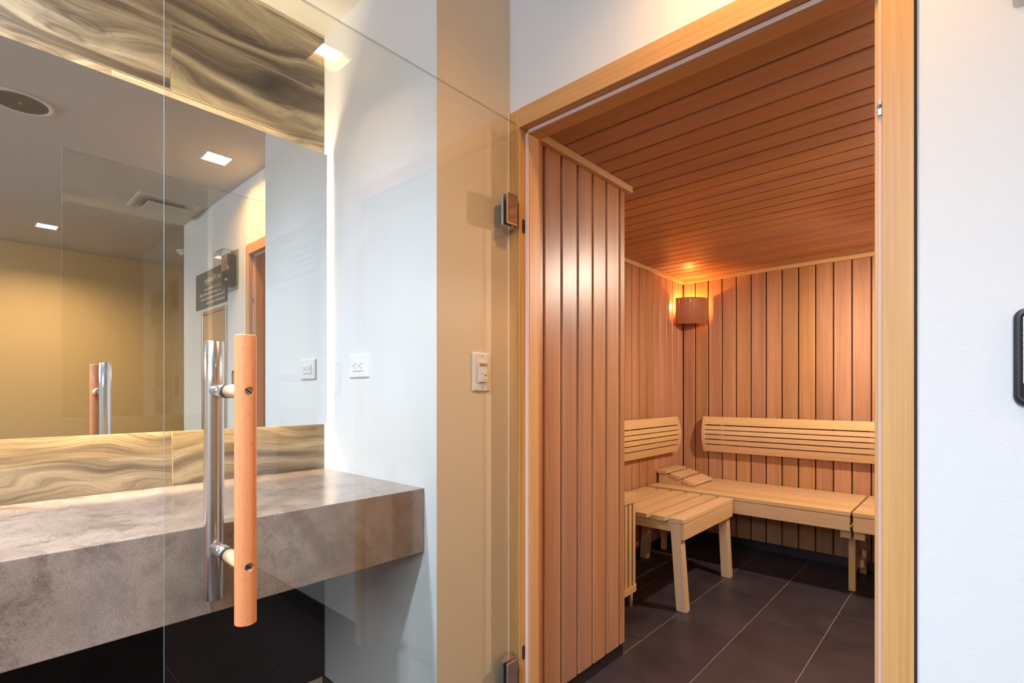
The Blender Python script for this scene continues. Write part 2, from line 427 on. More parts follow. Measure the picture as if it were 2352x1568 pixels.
# ------------------------------------------------------------------ sauna shell of tongue-and-groove boards
def board_profile(w, t, c):
    # across a, outward b (b = 0 at the front face)
    return [(-w/2, -t), (w/2, -t), (w/2, -c), (w/2 - c, 0), (-w/2 + c, 0), (-w/2, -c)]
GAP = 0.0075
def wall_boards(parent, mat, joints, place, name='board', t=0.014, c=0.0030):
    """place(profile, a_mid) -> (points, extrusion vector); boards of equal width share one mesh"""
    cache = {}
    for a, b in zip(joints, joints[1:]):
        w = round(b - a - GAP, 4); mid = (a + b) / 2
        pts, vec = place(board_profile(w, t, c), mid)
        lo = [min(min(p[i], p[i] + vec[i]) for p in pts) for i in range(3)]; hi = [max(max(p[i], p[i] + vec[i]) for p in pts) for i in range(3)]
        ctr = [(lo[i] + hi[i]) / 2 for i in range(3)]
        if w in cache:
            again(cache[w], name, ctr, parent)
        else:
            bm = BM(); aprism(bm, pts, vec); cache[w] = put(name, bm, mat, parent)
def steps(a, b, j0, p):
    """joint positions from a to b on the grid j0 + k p"""
    k = math.ceil((a - j0) / p + 0.15); out = [a]
    while j0 + k * p < b - 0.015:
        out.append(j0 + k * p); k += 1
    return out + [b]
ZB0, ZB1 = 0.062, ZS
T = 0.014
# back wall
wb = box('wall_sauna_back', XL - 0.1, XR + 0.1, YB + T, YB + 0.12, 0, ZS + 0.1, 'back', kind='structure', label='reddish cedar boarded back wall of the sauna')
wall_boards(wb, 'cedarZ', steps(XL, XR, -1.637, PITCH), lambda pr, m: ([(m + a, YB - b, ZB0) for a, b in pr], (0, 0, ZB1 - ZB0)))
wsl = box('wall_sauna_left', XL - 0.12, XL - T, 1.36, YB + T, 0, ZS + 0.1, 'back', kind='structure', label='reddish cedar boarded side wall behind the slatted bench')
wall_boards(wsl, 'cedarZ', steps(1.99, YB, 3.126, PITCH), lambda pr, m: ([(XL + b, m + a, ZB0) for a, b in pr], (0, 0, ZB1 - ZB0)))
wsr = box('wall_sauna_right', XR, XR + 0.1, YD + 0.12, YB + T, 0, ZS + 0.1, 'cedarZ', kind='structure', label='cedar side wall of the sauna right of the doorway')
# partition beside the doorway
XP, YP0, YP1 = -1.125, 1.318, 1.968
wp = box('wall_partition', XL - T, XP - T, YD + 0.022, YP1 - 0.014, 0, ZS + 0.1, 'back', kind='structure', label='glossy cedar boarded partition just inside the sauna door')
wall_boards(wp, 'cedarZ', [1.300, 1.4045, 1.5075, 1.6105, 1.7125, 1.8145, 1.9195, YP1], lambda pr, m: ([(XP + b, m + a, ZB0) for a, b in pr], (0, 0, ZB1 - ZB0)), t=0.014, c=0.004)
wall_boards(wp, 'cedarZ', steps(XL, XP - 0.0145, -1.637, PITCH), lambda pr, m: ([(m + a, YP1 + b, ZB0) for a, b in pr], (0, 0, ZB1 - ZB0)), t=0.013)
# ceiling
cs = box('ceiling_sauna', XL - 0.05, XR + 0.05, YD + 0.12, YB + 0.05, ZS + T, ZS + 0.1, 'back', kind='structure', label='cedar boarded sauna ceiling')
wall_boards(cs, 'cedarX', steps(1.3, YB, 1.495, 0.1045), lambda pr, m: ([(XL, m + a, ZS - b) for a, b in pr], (XR - XL, 0, 0)))
# crown strips
def trim(n, x0, x1, y0, y1, ax, label):
    box('trim_%d' % n, x0, x1, y0, y1, ZS - 0.027, ZS, 'abachi' + ax, kind='structure', bev=0.0015, label=label)
trim(1, XL, XR, YB - 0.020, YB, 'X', 'pale ceiling strip along the sauna back wall')
trim(2, XL, XL + 0.020, YP1 + 0.024, YB - 0.020, 'Y', 'pale ceiling strip along the sauna side wall')
bm = BM(); abox(bm, XP, XP + 0.024, 1.30, YP1 + 0.022, ZS - 0.027, ZS, 0.0015); abox(bm, XL, XP - 0.0002, YP1, YP1 + 0.022, ZS - 0.027, ZS)
put('trim_3', bm, 'abachiY', kind='structure', label='pale ceiling strip along the partition top')
# dark base under the boards
box('baseboard_sauna_back', XL - T, XR, YB + 0.004, YB + T, 0, 0.066, 'base_tile', kind='structure', label='charcoal tile base under the sauna back wall')
box('baseboard_sauna_left', XL - T, XL - 0.004, YP1, YB + 0.004, 0, 0.066, 'base_tile', kind='structure', label='charcoal tile base under the sauna side wall')
bm = BM(); abox(bm, XP - T, XP - 0.012, 1.30, YP1 - 0.002, 0, 0.066); abox(bm, XL, XP - T, YP1 - 0.014, YP1 - 0.004, 0, 0.066)
put('baseboard_partition', bm, 'base_tile', kind='structure', label='charcoal tile base under the partition')

# ------------------------------------------------------------------ door frame
CF = YD - 0.008                       # casing front
df = empty('door_1', (-0.6, YD, 0), kind='structure', label='pale fir frame around the sauna doorway')
xi0, xi1, zi = -1.093, -0.137, 1.998  # clear rebate
box('casing', XB, xi0, CF, YD + 0.03, 0, 2.058, 'firZ', df, 0.0012)
box('casing', xi1, -0.087, CF, YD + 0.03, 0, zi, 'firZ', df, 0.0012)
box('casing', xi0, -0.087, CF, YD + 0.03, zi, 2.060, 'firX', df, 0.0012)
box('shadow_gap', -0.087, -0.083, CF + 0.004, YD + 0.03, 0, 2.06, 'gap', df)
box('caulk_line', XB, XB + 0.003, CF - 0.0015, CF, 0.09, 2.06, 'caulk', df)
box('jamb', XB, xi0, YD + 0.03, YD + 0.10, 0, 2.06, 'firZ', df)
box('jamb', xi1, -0.085, YD + 0.03, YD + 0.10, 0, 2.06, 'firZ', df)
box('jamb', xi0, xi1, YD + 0.03, YD + 0.10, zi, 2.06, 'firX', df)
box('stop', xi0, -1.077, 1.270, 1.315, 0, zi, 'firZ', df, 0.001)
box('stop', -0.153, xi1, 1.270, 1.315, 0, zi, 'firZ', df, 0.001)
box('stop', -1.077, -0.153, 1.270, 1.315, 1.984, zi, 'firX', df, 0.001)
for x0, x1 in ((-1.092, -1.0785), (-0.1468, -0.138)):
    bm = BM(); abox(bm, x0, x1, 1.262, 1.2698, 0.0, 1.985, 0.003, 2); put('seal', bm, 'seal', df)
bm = BM(); abox(bm, -1.0785, -0.1535, 1.262, 1.2698, 1.9845, 1.997, 0.003, 2); put('seal', bm, 'seal', df)
for zc in (1.683, 0.292):              # pivot pockets in the jamb
    pts = [(xi0 + 0.0004, 1.2565 + a, zc + b) for a, b in rrect(0.013, 0.046, 0.0063, 6)]
    bm = BM(); aprism(bm, pts, (0.0008, 0, 0)); pk = put('pivot_pocket', bm, 'letter_brown', df)
    cyl('pocket_screw', (xi0 + 0.001, 1.2565, zc), (xi0 + 0.0018, 1.2565, zc), 0.0052, 'slot', pk, n=12)
bm = BM(); abox(bm, -0.1475, -0.1392, 1.2585, 1.2622, 1.699, 1.730, 0.001)
ct = put('door_catch', bm, 'chrome', df)
cyl('catch_ball', (-0.1435, 1.2585, 1.717), (-0.1450, 1.2525, 1.717), 0.0040, 'chrome', ct, r1=0.0024, n=14)
box('threshold', XB, -0.083, YD, YD + 0.10, -0.01, 0.0006, 'base_tile', df)

# ------------------------------------------------------------------ open glass door
gd = empty('glass_door', (XG, 0.74, 0.012), label='frameless clear glass sauna door standing open in front of the counter', cat='door', kind='thing')
bm = BM(); abox(bm, XG - 0.004, XG + 0.004, 0.259, 1.214, 0.012, 1.9995)
pane = put('pane', bm, ['glass', 'glass_edge'], gd)
for p in pane.data.polygons:
    if abs(p.normal.x) < 0.5: p.material_index = 1
HY_, XW_, XS_ = 0.367, -1.003, -1.1725
hd = empty('handle', (XW_, HY_, 0.98), gd)
def bar(name, x, mat, holes):
    bm = BM(); n = 40; r = 0.0187
    rings = []
    for z, rr in ((0.7125, r - 0.0015), (0.714, r), (0.809, r), (0.831, r), (1.132, r), (1.154, r), (1.2455, r), (1.247, r - 0.0015)):
        rings.append([(x + rr * math.cos(2*math.pi*i/n), HY_ + rr * math.sin(2*math.pi*i/n), z) for i in range(n)])
    loft(bm, rings, True)
    for f in bm.faces:
        if len(f.verts) > 4: f.smooth = False
    o = put(name, bm, mat, hd)
    if holes:
        bm = BM()
        for z in (0.82, 1.143): acyl(bm, (x + 0.008, HY_, z), (x + 0.05, HY_, z), 0.0078, n=20)
        cut = put('cutter', bm, mat)
        md = o.modifiers.new('holes', 'BOOLEAN'); md.object = cut; md.operation = 'DIFFERENCE'; md.solver = 'EXACT'
        dg = bpy.context.evaluated_depsgraph_get(); dg.update()
        me = bpy.data.meshes.new_from_object(o.evaluated_get(dg)); o.modifiers.clear(); me.set_sharp_from_angle(angle=math.radians(30)); o.data = me
        bpy.data.objects.remove(cut, do_unlink=True)
    return o
wbar = bar('wooden_bar', XW_, 'beech', True)
bar('steel_bar', XS_, 'steel', False)
for z in (0.82, 1.143):
    bm = BM(); acyl(bm, (XW_ + 0.008, HY_, z), (XW_ + 0.0135, HY_, z), 0.0074, n=20)
    sc = put('screw', bm, 'chrome', wbar)
    bm = BM(); u = Vector((0, 0.8, -0.6)); w = Vector((0, 0.6, 0.8))
    pts = [Vector((XW_ + 0.0131, HY_, z)) + u * a * 0.0072 + w * b * 0.0011 for a, b in ((-1, -1), (1, -1), (1, 1), (-1, 1))]
    aprism(bm, pts, (0.0006, 0, 0)); put('screw_slot', bm, 'slot', sc)
    cyl('wooden_post', (XG + 0.006, HY_, z), (XW_ - 0.012, HY_, z), 0.0135, 'beechX', hd)
    cyl('gasket', (XG - 0.0065, HY_, z), (XG + 0.0065, HY_, z), 0.0138, 'rubber', hd)
    cyl('steel_post', (XS_ + 0.012, HY_, z), (XG - 0.006, HY_, z), 0.0135, 'steel', hd)
def hinge(z0, z1):
    hg = empty('hinge', (XG, 1.2, z0), gd)
    box('clamp_plate', XG + 0.0045, XG + 0.0125, 1.166, 1.2105, z0 + 0.004, z1, 'chrome', hg, 0.0012, 2)
    pl = [(-1.0945, 1.163), (-1.1005, 1.160), (-1.113, 1.174), (-1.122, 1.192), (-1.128, 1.212), (-1.1305, 1.2345), (-1.121, 1.2345),
          (-1.1165, 1.226), (-1.108, 1.222), (-1.100, 1.219), (-1.0945, 1.211)]
    bm = BM(); aprism(bm, [(x, y, z0) for x, y in pl], (0, 0, z1 - z0)); put('hinge_body', bm, 'chrome', hg)
    for dz in (0.35, 0.62):
        z = z0 + (z1 - z0) * dz
        cyl('pivot_screw', (-1.112, 1.2345, z), (-1.112, 1.2365, z), 0.005, 'brass', hg, n=12)
hinge(1.667, 1.765)
hinge(0.190, 0.292)

# ------------------------------------------------------------------ counter, mirror, outlet, switch
bm = BM(); abox(bm, XV + 0.0045, -1.196, -1.6, Y1 - 0.001, 0.674, 0.860, 0.002, 2)
put('vanity_counter', bm, 'stone', label='thick taupe stone vanity counter floating under the mirror', cat='counter')
mr = empty('wall_mirror', (XM, 0.0, 1.027), label='large frameless backlit mirror above the stone counter', cat='mirror', kind='thing')
bm = BM(); abox(bm, XM - 0.005, XM, -1.45, 0.9115, 1.0275, 1.998)
mg = put('mirror_glass', bm, ['mirror', 'mirror_edge'], mr)
for p in mg.data.polygons:
    if p.normal.x < 0.5: p.material_index = 1
box('mirror_back', XV + 0.001, XM - 0.0052, -1.37, 0.84, 1.10, 1.925, 'white_plastic', mr)
for nm, b in (('led_strip', (-1.35, 0.84, 1.926, 1.934)), ('led_strip', (-1.35, 0.84, 1.091, 1.099)), ('led_strip', (0.841, 0.849, 1.10, 1.92))):
    box(nm, XV + 0.012, XM - 0.018, b[0], b[1], b[2], b[3], 'led', mr)

ol = empty('outlet', (-1.55, Y1, 1.23), label='white double power outlet set sideways on the white wall above the counter', cat='outlet')
def plate_rings(cx, cz, w, h, y):    # faces -Y
    out = []
    for d, s, r in ((0, 0, .004), (0.003, 0, .004), (0.0062, 0.005, .003), (0.0068, 0.010, .002)):
        out.append([(cx + a, y - d, cz + b) for a, b in rrect(w - s, h - s, r)])
    return out
bm = BM(); loft(bm, plate_rings(-1.5485, 1.2305, 0.124, 0.079, Y1)); put('cover_plate', bm, 'white_plastic', ol)
bm = BM(); loft(bm, [[(-1.5485 + a, Y1 - d, 1.2305 + b) for a, b in rrect(0.066 - s, 0.034 - s, .002)] for d, s in ((0.006, 0), (0.0092, 0), (0.0098, .0015))])
rc = put('receptacle', bm, 'white_plastic', ol)
for dx in (-0.0165, 0.0165):
    cx = -1.5485 + dx + 0.004
    box('slot', cx - 0.0035, cx + 0.0035, Y1 - 0.0101, Y1 - 0.0095, 1.2305 + 0.0055, 1.2305 + 0.0077, 'slot', rc)
    box('slot', cx - 0.0028, cx + 0.0028, Y1 - 0.0101, Y1 - 0.0095, 1.2305 - 0.0077, 1.2305 - 0.0055, 'slot', rc)
    cyl('slot', (cx - 0.011, Y1 - 0.0101, 1.2305), (cx - 0.011, Y1 - 0.0095, 1.2305), 0.0026, 'slot', rc, n=12)
box('test_button', -1.556, -1.549, Y1 - 0.0105, Y1 - 0.0095, 1.2225, 1.2385, 'white_plastic', rc, 0.0003)
for dx in (-0.049, 0.049):
    cyl('screw', (-1.5485 + dx, Y1 - 0.0078, 1.2305), (-1.5485 + dx, Y1 - 0.0066, 1.2305), 0.003, 'ivory', ol, n=12)

sw = empty('wall_switch', (XB, 1.108, 1.204), label='pale motion sensor light switch on the tan wall behind the glass door', cat='switch')
yc, zc = 1.1085, 1.2040
bm = BM(); loft(bm, [[(XB + d, yc + a, zc + b) for a, b in rrect(0.074 - s, 0.121 - s, r)] for d, s, r in ((0, 0, .004), (0.003, 0, .004), (0.0062, 0.006, .003), (0.0068, 0.010, .002))])
put('cover_plate', bm, 'ivory', sw)
bm = BM(); loft(bm, [[(XB + d, yc + a, zc - 0.0005 + b) for a, b in rrect(0.033 - s, 0.067 - s, .002)] for d, s in ((0.006, 0), (0.0095, 0), (0.010, .001))])
sb = put('sensor_body', bm, 'ivory', sw)
bm = BM()
def bulged(x, z0, z1, d):
    n = 8
    return [[(x + d * math.sin(math.pi * i / n) * 0.5 + d * 0.5, yc - 0.0155 + 0.031 * i / n, z) for i in range(n + 1)] + [(x - 0.002, yc + 0.0155, z), (x - 0.002, yc - 0.0155, z)] for z in (z0, z1)]
loft(bm, bulged(XB + 0.010, 1.2215, 1.2305, 0.004)); put('sensor_lens', bm, 'lens', sb)
bm = BM(); loft(bm, bulged(XB + 0.010, 1.1985, 1.2205, 0.006)); put('sensor_hood', bm, 'ivory', sb)
bm = BM(); loft(bm, bulged(XB + 0.010, 1.1740, 1.1975, 0.0075)); pb = put('push_button', bm, 'ivory', sb)
box('indicator', XB + 0.0165, XB + 0.0182, yc - 0.001, yc + 0.008, 1.1925, 1.1943, 'slot', pb)
box('button_rib', XB + 0.0155, XB + 0.0188, yc - 0.006, yc + 0.012, 1.1805, 1.1828, 'ivory', pb)
for dz in (-0.049, 0.049):
    cyl('screw', (XB + 0.0066, yc, zc + dz), (XB + 0.0082, yc, zc + dz), 0.003, 'satin', sw, n=12)

# ------------------------------------------------------------------ ceiling fixtures
def downlight(x, y, label, group, power=1.0, color=(1.0, 0.56, 0.20)):
    dl = empty('ceiling_light', (x, y, ZC), label=label, cat='ceiling light', group=group)
    s, t_, u = 0.068, 0.061, 0.046
    bm = BM()
    for a, b, c, d in ((-s, s, -s, -t_), (-s, s, t_, s), (-s, -t_, -t_, t_), (t_, s, -t_, t_)):
        abox(bm, x + a, x + b, y + c, y + d, ZC - 0.003, ZC + 0.002)
    put('light_trim', bm, 'white_plastic', dl)
    bm = BM(); A, B = [[bm.verts.new((x + q * h_, y + w * h_, z)) for q, w in ((-1, -1), (1, -1), (1, 1), (-1, 1))] for h_, z in ((t_, ZC), (u, ZC + 0.034))]
    for k in range(4): bm.faces.new((A[k], A[(k+1) % 4], B[(k+1) % 4], B[k]))
    put('light_reflector', bm, 'white_plastic', dl)
    box('diffuser', x - u, x + u, y - u, y + u, ZC + 0.034, ZC + 0.037, 'diffuser', dl)
    l = area('lamp_glow', (x, y, ZC), (0, 0, 0), 0.086, 0.086, DOWNLIGHT * power, color, 160)
    l.parent = dl; l.location = (0, 0, 0.030)
    bm = BM(); abox(bm, x - 0.0612, x + 0.0612, y - 0.0612, y + 0.0612, ZC - 0.05, ZC + 0.045); cut = put('cutter', bm, 'ceil')
    md = room_ceiling.modifiers.new('recess', 'BOOLEAN'); md.object = cut; md.operation = 'DIFFERENCE'; md.solver = 'EXACT'
    dg = bpy.context.evaluated_depsgraph_get(); dg.update()
    me = bpy.data.meshes.new_from_object(room_ceiling.evaluated_get(dg)); room_ceiling.modifiers.clear(); room_ceiling.data = me
    bpy.data.objects.remove(cut, do_unlink=True)
downlight(-0.28, 1.01, 'square recessed ceiling light in front of the sauna door', 'square recessed lights')
downlight(2.02, 0.51, 'square recessed ceiling light by the golden wall', 'square recessed lights', 2.6, (1.0, 0.76, 0.48))
downlight(-0.50, -0.50, 'square recessed ceiling light between the counter and the middle of the washroom', 'square recessed lights', COOL / DOWNLIGHT, (0.64, 0.80, 1.0))
downlight(-1.36, -0.28, 'unseen ceiling light added above the stone counter as cool fill', 'square recessed lights', COUNTER_FILL / DOWNLIGHT, (0.64, 0.80, 1.0))  # unseen lamp added to brighten the return wall and counter top
downlight(-0.50, -1.70, 'unseen ceiling light added at the far end of the counter as cool fill', 'square recessed lights', REAR_FILL / DOWNLIGHT, (0.70, 0.84, 1.0))  # unseen lamp added as cool fill from the rear of the room

sp = empty('ceiling_speaker', (-0.235, 0.21, ZC), label='round ceiling speaker with grey grille, seen in the mirror', cat='speaker')
bm = BM(); n = 48
loft(bm, [[(-0.235 + r * math.cos(2*math.pi*i/n), 0.21 + r * math.sin(2*math.pi*i/n), z) for i in range(n)] for r, z in ((0.118, ZC), (0.118, ZC - 0.003), (0.113, ZC - 0.006), (0.099, ZC - 0.006), (0.098, ZC - 0.004))], True)
put('speaker_rim', bm, 'white_plastic', sp)
cyl('speaker_grille', (-0.235, 0.21, ZC - 0.0042), (-0.235, 0.21, ZC - 0.0055), 0.0975, 'grille', sp, n=48)
box('badge', -0.242, -0.228, 0.204, 0.216, ZC - 0.0065, ZC - 0.0054, 'satin', sp)

vx, vy = 0.80, 1.02
vt = empty('ceiling_vent', (vx, vy, ZC), label='square ceiling air vent with a dropped centre plate, seen in the mirror', cat='vent')
bm = BM()
def sq(h_, z): return [(vx - h_, vy - h_, z), (vx + h_, vy - h_, z), (vx + h_, vy + h_, z), (vx - h_, vy + h_, z)]
loft(bm, [sq(0.190, ZC), sq(0.190, ZC - 0.006), sq(0.172, ZC - 0.008), sq(0.150, ZC - 0.0015)], cap1=True); put('vent_frame', bm, 'ceil', vt)
box('vent_throat', vx - 0.148, vx + 0.148, vy - 0.148, vy + 0.148, ZC - 0.0014, ZC - 0.0010, 'slot', vt)
box('vent_plate', vx - 0.116, vx + 0.116, vy - 0.124, vy + 0.124, ZC - 0.030, ZC - 0.026, 'ceil', vt, 0.001)
for a, b in ((-0.09, -0.09), (0.09, -0.09), (0.09, 0.09), (-0.09, 0.09)):
    cyl('plate_hanger', (vx + a, vy + b, ZC - 0.026), (vx + a, vy + b, ZC - 0.001), 0.004, 'satin', vt, n=8)

sd = empty('smoke_detector', (2.03, 1.47, ZC), label='round white smoke detector on the alcove ceiling, seen in the mirror', cat='smoke detector')
cyl('detector_base', (2.03, 1.47, ZC), (2.03, 1.47, ZC - 0.018), 0.065, 'white_plastic', sd, n=32)
cyl('detector_cap', (2.03, 1.47, ZC - 0.018), (2.03, 1.47, ZC - 0.045), 0.052, 'white_plastic', sd, r1=0.034, n=32)

# ------------------------------------------------------------------ things on the wall right of the sauna door
sg = empty('warning_sign', (0.565, YD, 1.753), label='charcoal sauna warnings sign with white lettering beside the doorway, seen in the mirror', cat='sign')
bm = BM(); aprism(bm, [(0.565 + a, YD - 0.0005, 1.885 + b) for a, b in rrect(0.64, 0.264, 0.012)], (0, -0.005, 0)); put('sign_plate', bm, 'sign', sg)
R90 = (math.radians(90), 0, 0)
text('heading', 'Sauna Warnings', 0.062, (0.285, YD - 0.0058, 1.930), R90, 'letter', sg)
for i, ln in enumerate(('Do not exceed 30 minutes in sauna.', 'Excessive exposure can be harmful to health.', 'Persons with poor health should consult a', 'physician before using the sauna.')):
    text('sign_line', ln, 0.0285, (0.285, YD - 0.0058, 1.878 - i * 0.0335), R90, 'letter', sg)

cu = empty('sauna_controller', (0.14, YD, 1.82), label='dark sauna control unit with a red digit inside the clear guard box', cat='controller')
box('control_housing', 0.088, 0.208, 1.192, YD - 0.004, 1.838, 2.036, 'control', cu, 0.004, 2)
box('control_face', 0.095, 0.201, 1.1905, 1.192, 1.932, 2.028, 'panel_steel', cu)
box('display', 0.106, 0.134, 1.1895, 1.1905, 1.975, 2.000, 'slot', cu)
text('red_digit', '7', 0.026, (0.112, 1.1893, 1.978), R90, 'digit', cu)
box('logo_print', 0.100, 0.140, 1.1915, 1.192, 1.868, 1.878, 'letter', cu)
for i in range(4):
    cyl('control_key', (0.105 + 0.018 * i, 1.192, 1.905), (0.105 + 0.018 * i, 1.189, 1.905), 0.005, 'black', cu, n=12)

gb = empty('guard_box', (0.14, YD, 1.79), label='clear plastic guard box over the sauna control unit', cat='guard box')
bm = BM(); aprism(bm, [(0.1465 + a, YD - 0.0002, 1.937 + b) for a, b in rrect(0.198, 0.262, 0.010)], (0, -0.0035, 0)); put('base_flange', bm, 'acrylic', gb)
bm = BM(); gy = 1.150
loft(bm, [[(0.1465 + a, y, 1.937 + b) for a, b in rrect(0.174 - s, 0.250 - s, 0.012)] for y, s in ((YD - 0.0037, 0), (gy + 0.006, 0.006), (gy, 0.016))], cap0=False)
put('guard_cover', bm, 'acrylic', gb)
bm = BM()
for k in range(22):
    if k in (10, 11): continue
    z = 1.826 + k * 0.0102
    for xx in (0.0583, 0.2337): abox(bm, xx, xx + 0.0010, 1.199, 1.226, z, z + 0.0045)
put('vent_louvers', bm, 'core', gb, kind='stuff')
lk = cyl('lock_barrel', (0.0592, 1.172, 1.937), (0.048, 1.172, 1.937), 0.009, 'brass', gb, n=16)
cyl('lock_ring', (0.048, 1.172, 1.937), (0.045, 1.172, 1.937), 0.012, 'chrome', lk, n=16)

tc = empty('towel_cabinet', (0.49, YD, 0.62), label='tall recessed steel towel cabinet below the warning sign, seen in the mirror', cat='cabinet')
bm = BM()
for a, b, c, d in ((0.246, 0.272, 0.62, 1.728), (0.712, 0.738, 0.62, 1.728), (0.272, 0.712, 0.62, 0.646), (0.272, 0.712, 1.702, 1.728)):
    abox(bm, a, b, YD - 0.012, YD + 0.002, c, d, 0.002)
put('cabinet_frame', bm, 'satin', tc)
box('upper_door', 0.274, 0.710, YD - 0.006, YD - 0.001, 1.242, 1.700, 'panel_steel', tc, 0.001)
box('towel_slot', 0.272, 0.712, YD - 0.002, YD - 0.001, 1.195, 1.240, 'core', tc)
box('middle_panel', 0.274, 0.710, YD - 0.006, YD - 0.001, 1.062, 1.193, 'panel_steel', tc, 0.001)
box('waste_opening', 0.272, 0.712, YD - 0.002, YD - 0.001, 0.945, 1.060, 'core', tc)
box('lower_door', 0.274, 0.710, YD - 0.006, YD - 0.001, 0.648, 0.943, 'panel_steel', tc, 0.001)

cp = empty('control_panel', (0.092, YD, 1.117), label='black rounded wall panel with a glossy screen right of the door frame', cat='wall panel')
def ring_pts(w, h_, r, y): return [(0.0925 + a, y, 1.2010 + b) for a, b in rrect(w, h_, r, 7)]
bm = BM()
loft(bm, [ring_pts(0.089, 0.168, 0.017, YD), ring_pts(0.089, 0.168, 0.017, YD - 0.008), ring_pts(0.084, 0.163, 0.0155, YD - 0.0125), ring_pts(0.074, 0.153, 0.011, YD - 0.014), ring_pts(0.068, 0.147, 0.008, YD - 0.0125), ring_pts(0.067, 0.146, 0.0075, YD - 0.010)], True)
put('bezel', bm, 'black', cp)
bm = BM(); aprism(bm, [(0.0925 + a, YD - 0.0105, 1.2010 + b) for a, b in rrect(0.066, 0.145, 0.007)], (0, -0.0008, 0)); put('screen', bm, 'screen', cp)
box('screen_page', 0.0600, 0.1250, YD - 0.0117, YD - 0.0113, 1.156, 1.270, 'fir_page' if 'fir_page' in M else 'panel_steel', cp)
box('screen_bar', 0.0612, 0.0622, YD - 0.0121, YD - 0.0117, 1.132, 1.262, 'letter', cp)
for k, zz in enumerate((1.264, 1.247, 1.237, 1.226, 1.215, 1.204, 1.192, 1.181)):
    box('page_rule', 0.0600, 0.1250, YD - 0.0120, YD - 0.0117, zz, zz + 0.0006, 'gap', cp)

# ------------------------------------------------------------------ sauna furniture
ZT = 0.483                                   # seat height
# low side bench (slats run away from the door)
sb = empty('slatted_bench', (-1.416, 2.90, 0), label='low slatted wooden bench with splayed legs standing beside the heater', cat='bench')
proto = None
for k in range(6):
    xc = -1.116 - 0.039 - k * 0.1035
    if proto is None:
        proto = box('slat', xc - 0.039, xc + 0.039, 2.540, 3.268, ZT - 0.024, ZT, 'abachiY', sb, 0.002, 2)
    else: again(proto, 'slat', (xc, 2.904, ZT - 0.012), sb)
box('side_rail', -1.139, -1.1165, 2.548, 3.262, 0.373, ZT - 0.0275, 'abachiY', sb, 0.0015)
box('side_rail', -1.7105, -1.688, 2.548, 3.262, 0.373, ZT - 0.0275, 'abachiY', sb, 0.0015)
box('end_rail', -1.688, -1.139, 2.598, 2.620, 0.395, ZT - 0.0245, 'abachiX', sb, 0.001)
box('end_rail', -1.688, -1.139, 3.190, 3.212, 0.395, ZT - 0.0245, 'abachiX', sb, 0.001)
def leg(par, xt, xb, yc_, w, d, zt, mat='abachiZ'):
    bm = BM()
    loft(bm, [[(x - w/2, yc_ - d/2, z), (x + w/2, yc_ - d/2, z), (x + w/2, yc_ + d/2, z), (x - w/2, yc_ + d/2, z)] for x, z in ((xb, 0.0), (xt, zt))])
    bmesh.ops.bevel(bm, geom=[e for e in bm.edges], offset=0.002, segments=1, affect='EDGES')
    put('leg', bm, mat, par)
leg(sb, -1.1665, -1.1320, 2.5735, 0.054, 0.049, ZT - 0.0245)
leg(sb, -1.1665, -1.1420, 3.2370, 0.054, 0.049, ZT - 0.0245)
leg(sb, -1.6605, -1.6950, 2.5735, 0.054, 0.049, ZT - 0.0245)
leg(sb, -1.6605, -1.7000, 3.2370, 0.054, 0.049, ZT - 0.0245)
# long bench along the back wall, two modules
def back_bench(x0, x1, name, label):
    b = empty(name, ((x0 + x1) / 2, 3.63, 0), label=label, cat='bench', group='back wall bench modules')
    ys = [3.322 + k * 0.1035 for k in range(7)]
    for k, (a, c) in enumerate(zip(ys, ys[1:])):
        bm = BM(); abox(bm, x0, x1, a + 0.005, c - 0.005, ZT - 0.024, ZT, 0.0015, 1)
        put('slat', bm, 'abachiX', b)
    box('front_rail', x0 + 0.002, x1 - 0.002, 3.328, 3.351, 0.376, ZT - 0.0262, 'abachiX', b, 0.0015)
    box('rear_rail', x0 + 0.002, x1 - 0.002, 3.905, 3.928, 0.376, ZT - 0.0262, 'abachiX', b, 0.0015)
    return b
b1 = back_bench(-1.722, -0.5115, 'back_bench', 'long slatted wooden bench along the sauna back wall with the headrest on it')
b2 = back_bench(-0.5005, 0.485, 'back_bench', 'second slatted bench module half hidden behind the right door jamb')
for b, xa, xb in ((b1, -0.5640, -0.5125), (b2, -0.4995, -0.4480)):
    box('cross_bar', xa, xb, 3.36, 3.90, 0.328, 0.3755, 'abachiY', b, 0.002)
box('leg', -0.5435, -0.5095, 3.482, 3.516, 0.0, 0.3275, 'abachiZ', b1, 0.002)
box('leg', -0.5435, -0.5095, 3.868, 3.902, 0.0, 0.3275, 'abachiZ', b1, 0.002)
box('leg_stretcher', -0.5425, -0.5105, 3.5165, 3.8675, 0.105, 0.150, 'abachiY', b1, 0.002)
box('leg_brace', -0.5085, -0.4860, 3.70, 3.88, 0.150, 0.190, 'abachiY', b1, 0.002)
box('leg_brace', -0.5085, -0.4860, 3.62, 3.76, 0.105, 0.149, 'abachiY', b1, 0.002)
for x in (-1.70, ):
    box('leg', x, x + 0.034, 3.482, 3.516, 0.0, 0.3755, 'abachiZ', b1, 0.002); box('leg', x, x + 0.034, 3.868, 3.902, 0.0, 0.3755, 'abachiZ', b1, 0.002)
for y in (3.482, 3.868): box('leg', 0.44, 0.474, y, y + 0.034, 0.0, 0.3755, 'abachiZ', b2, 0.002)
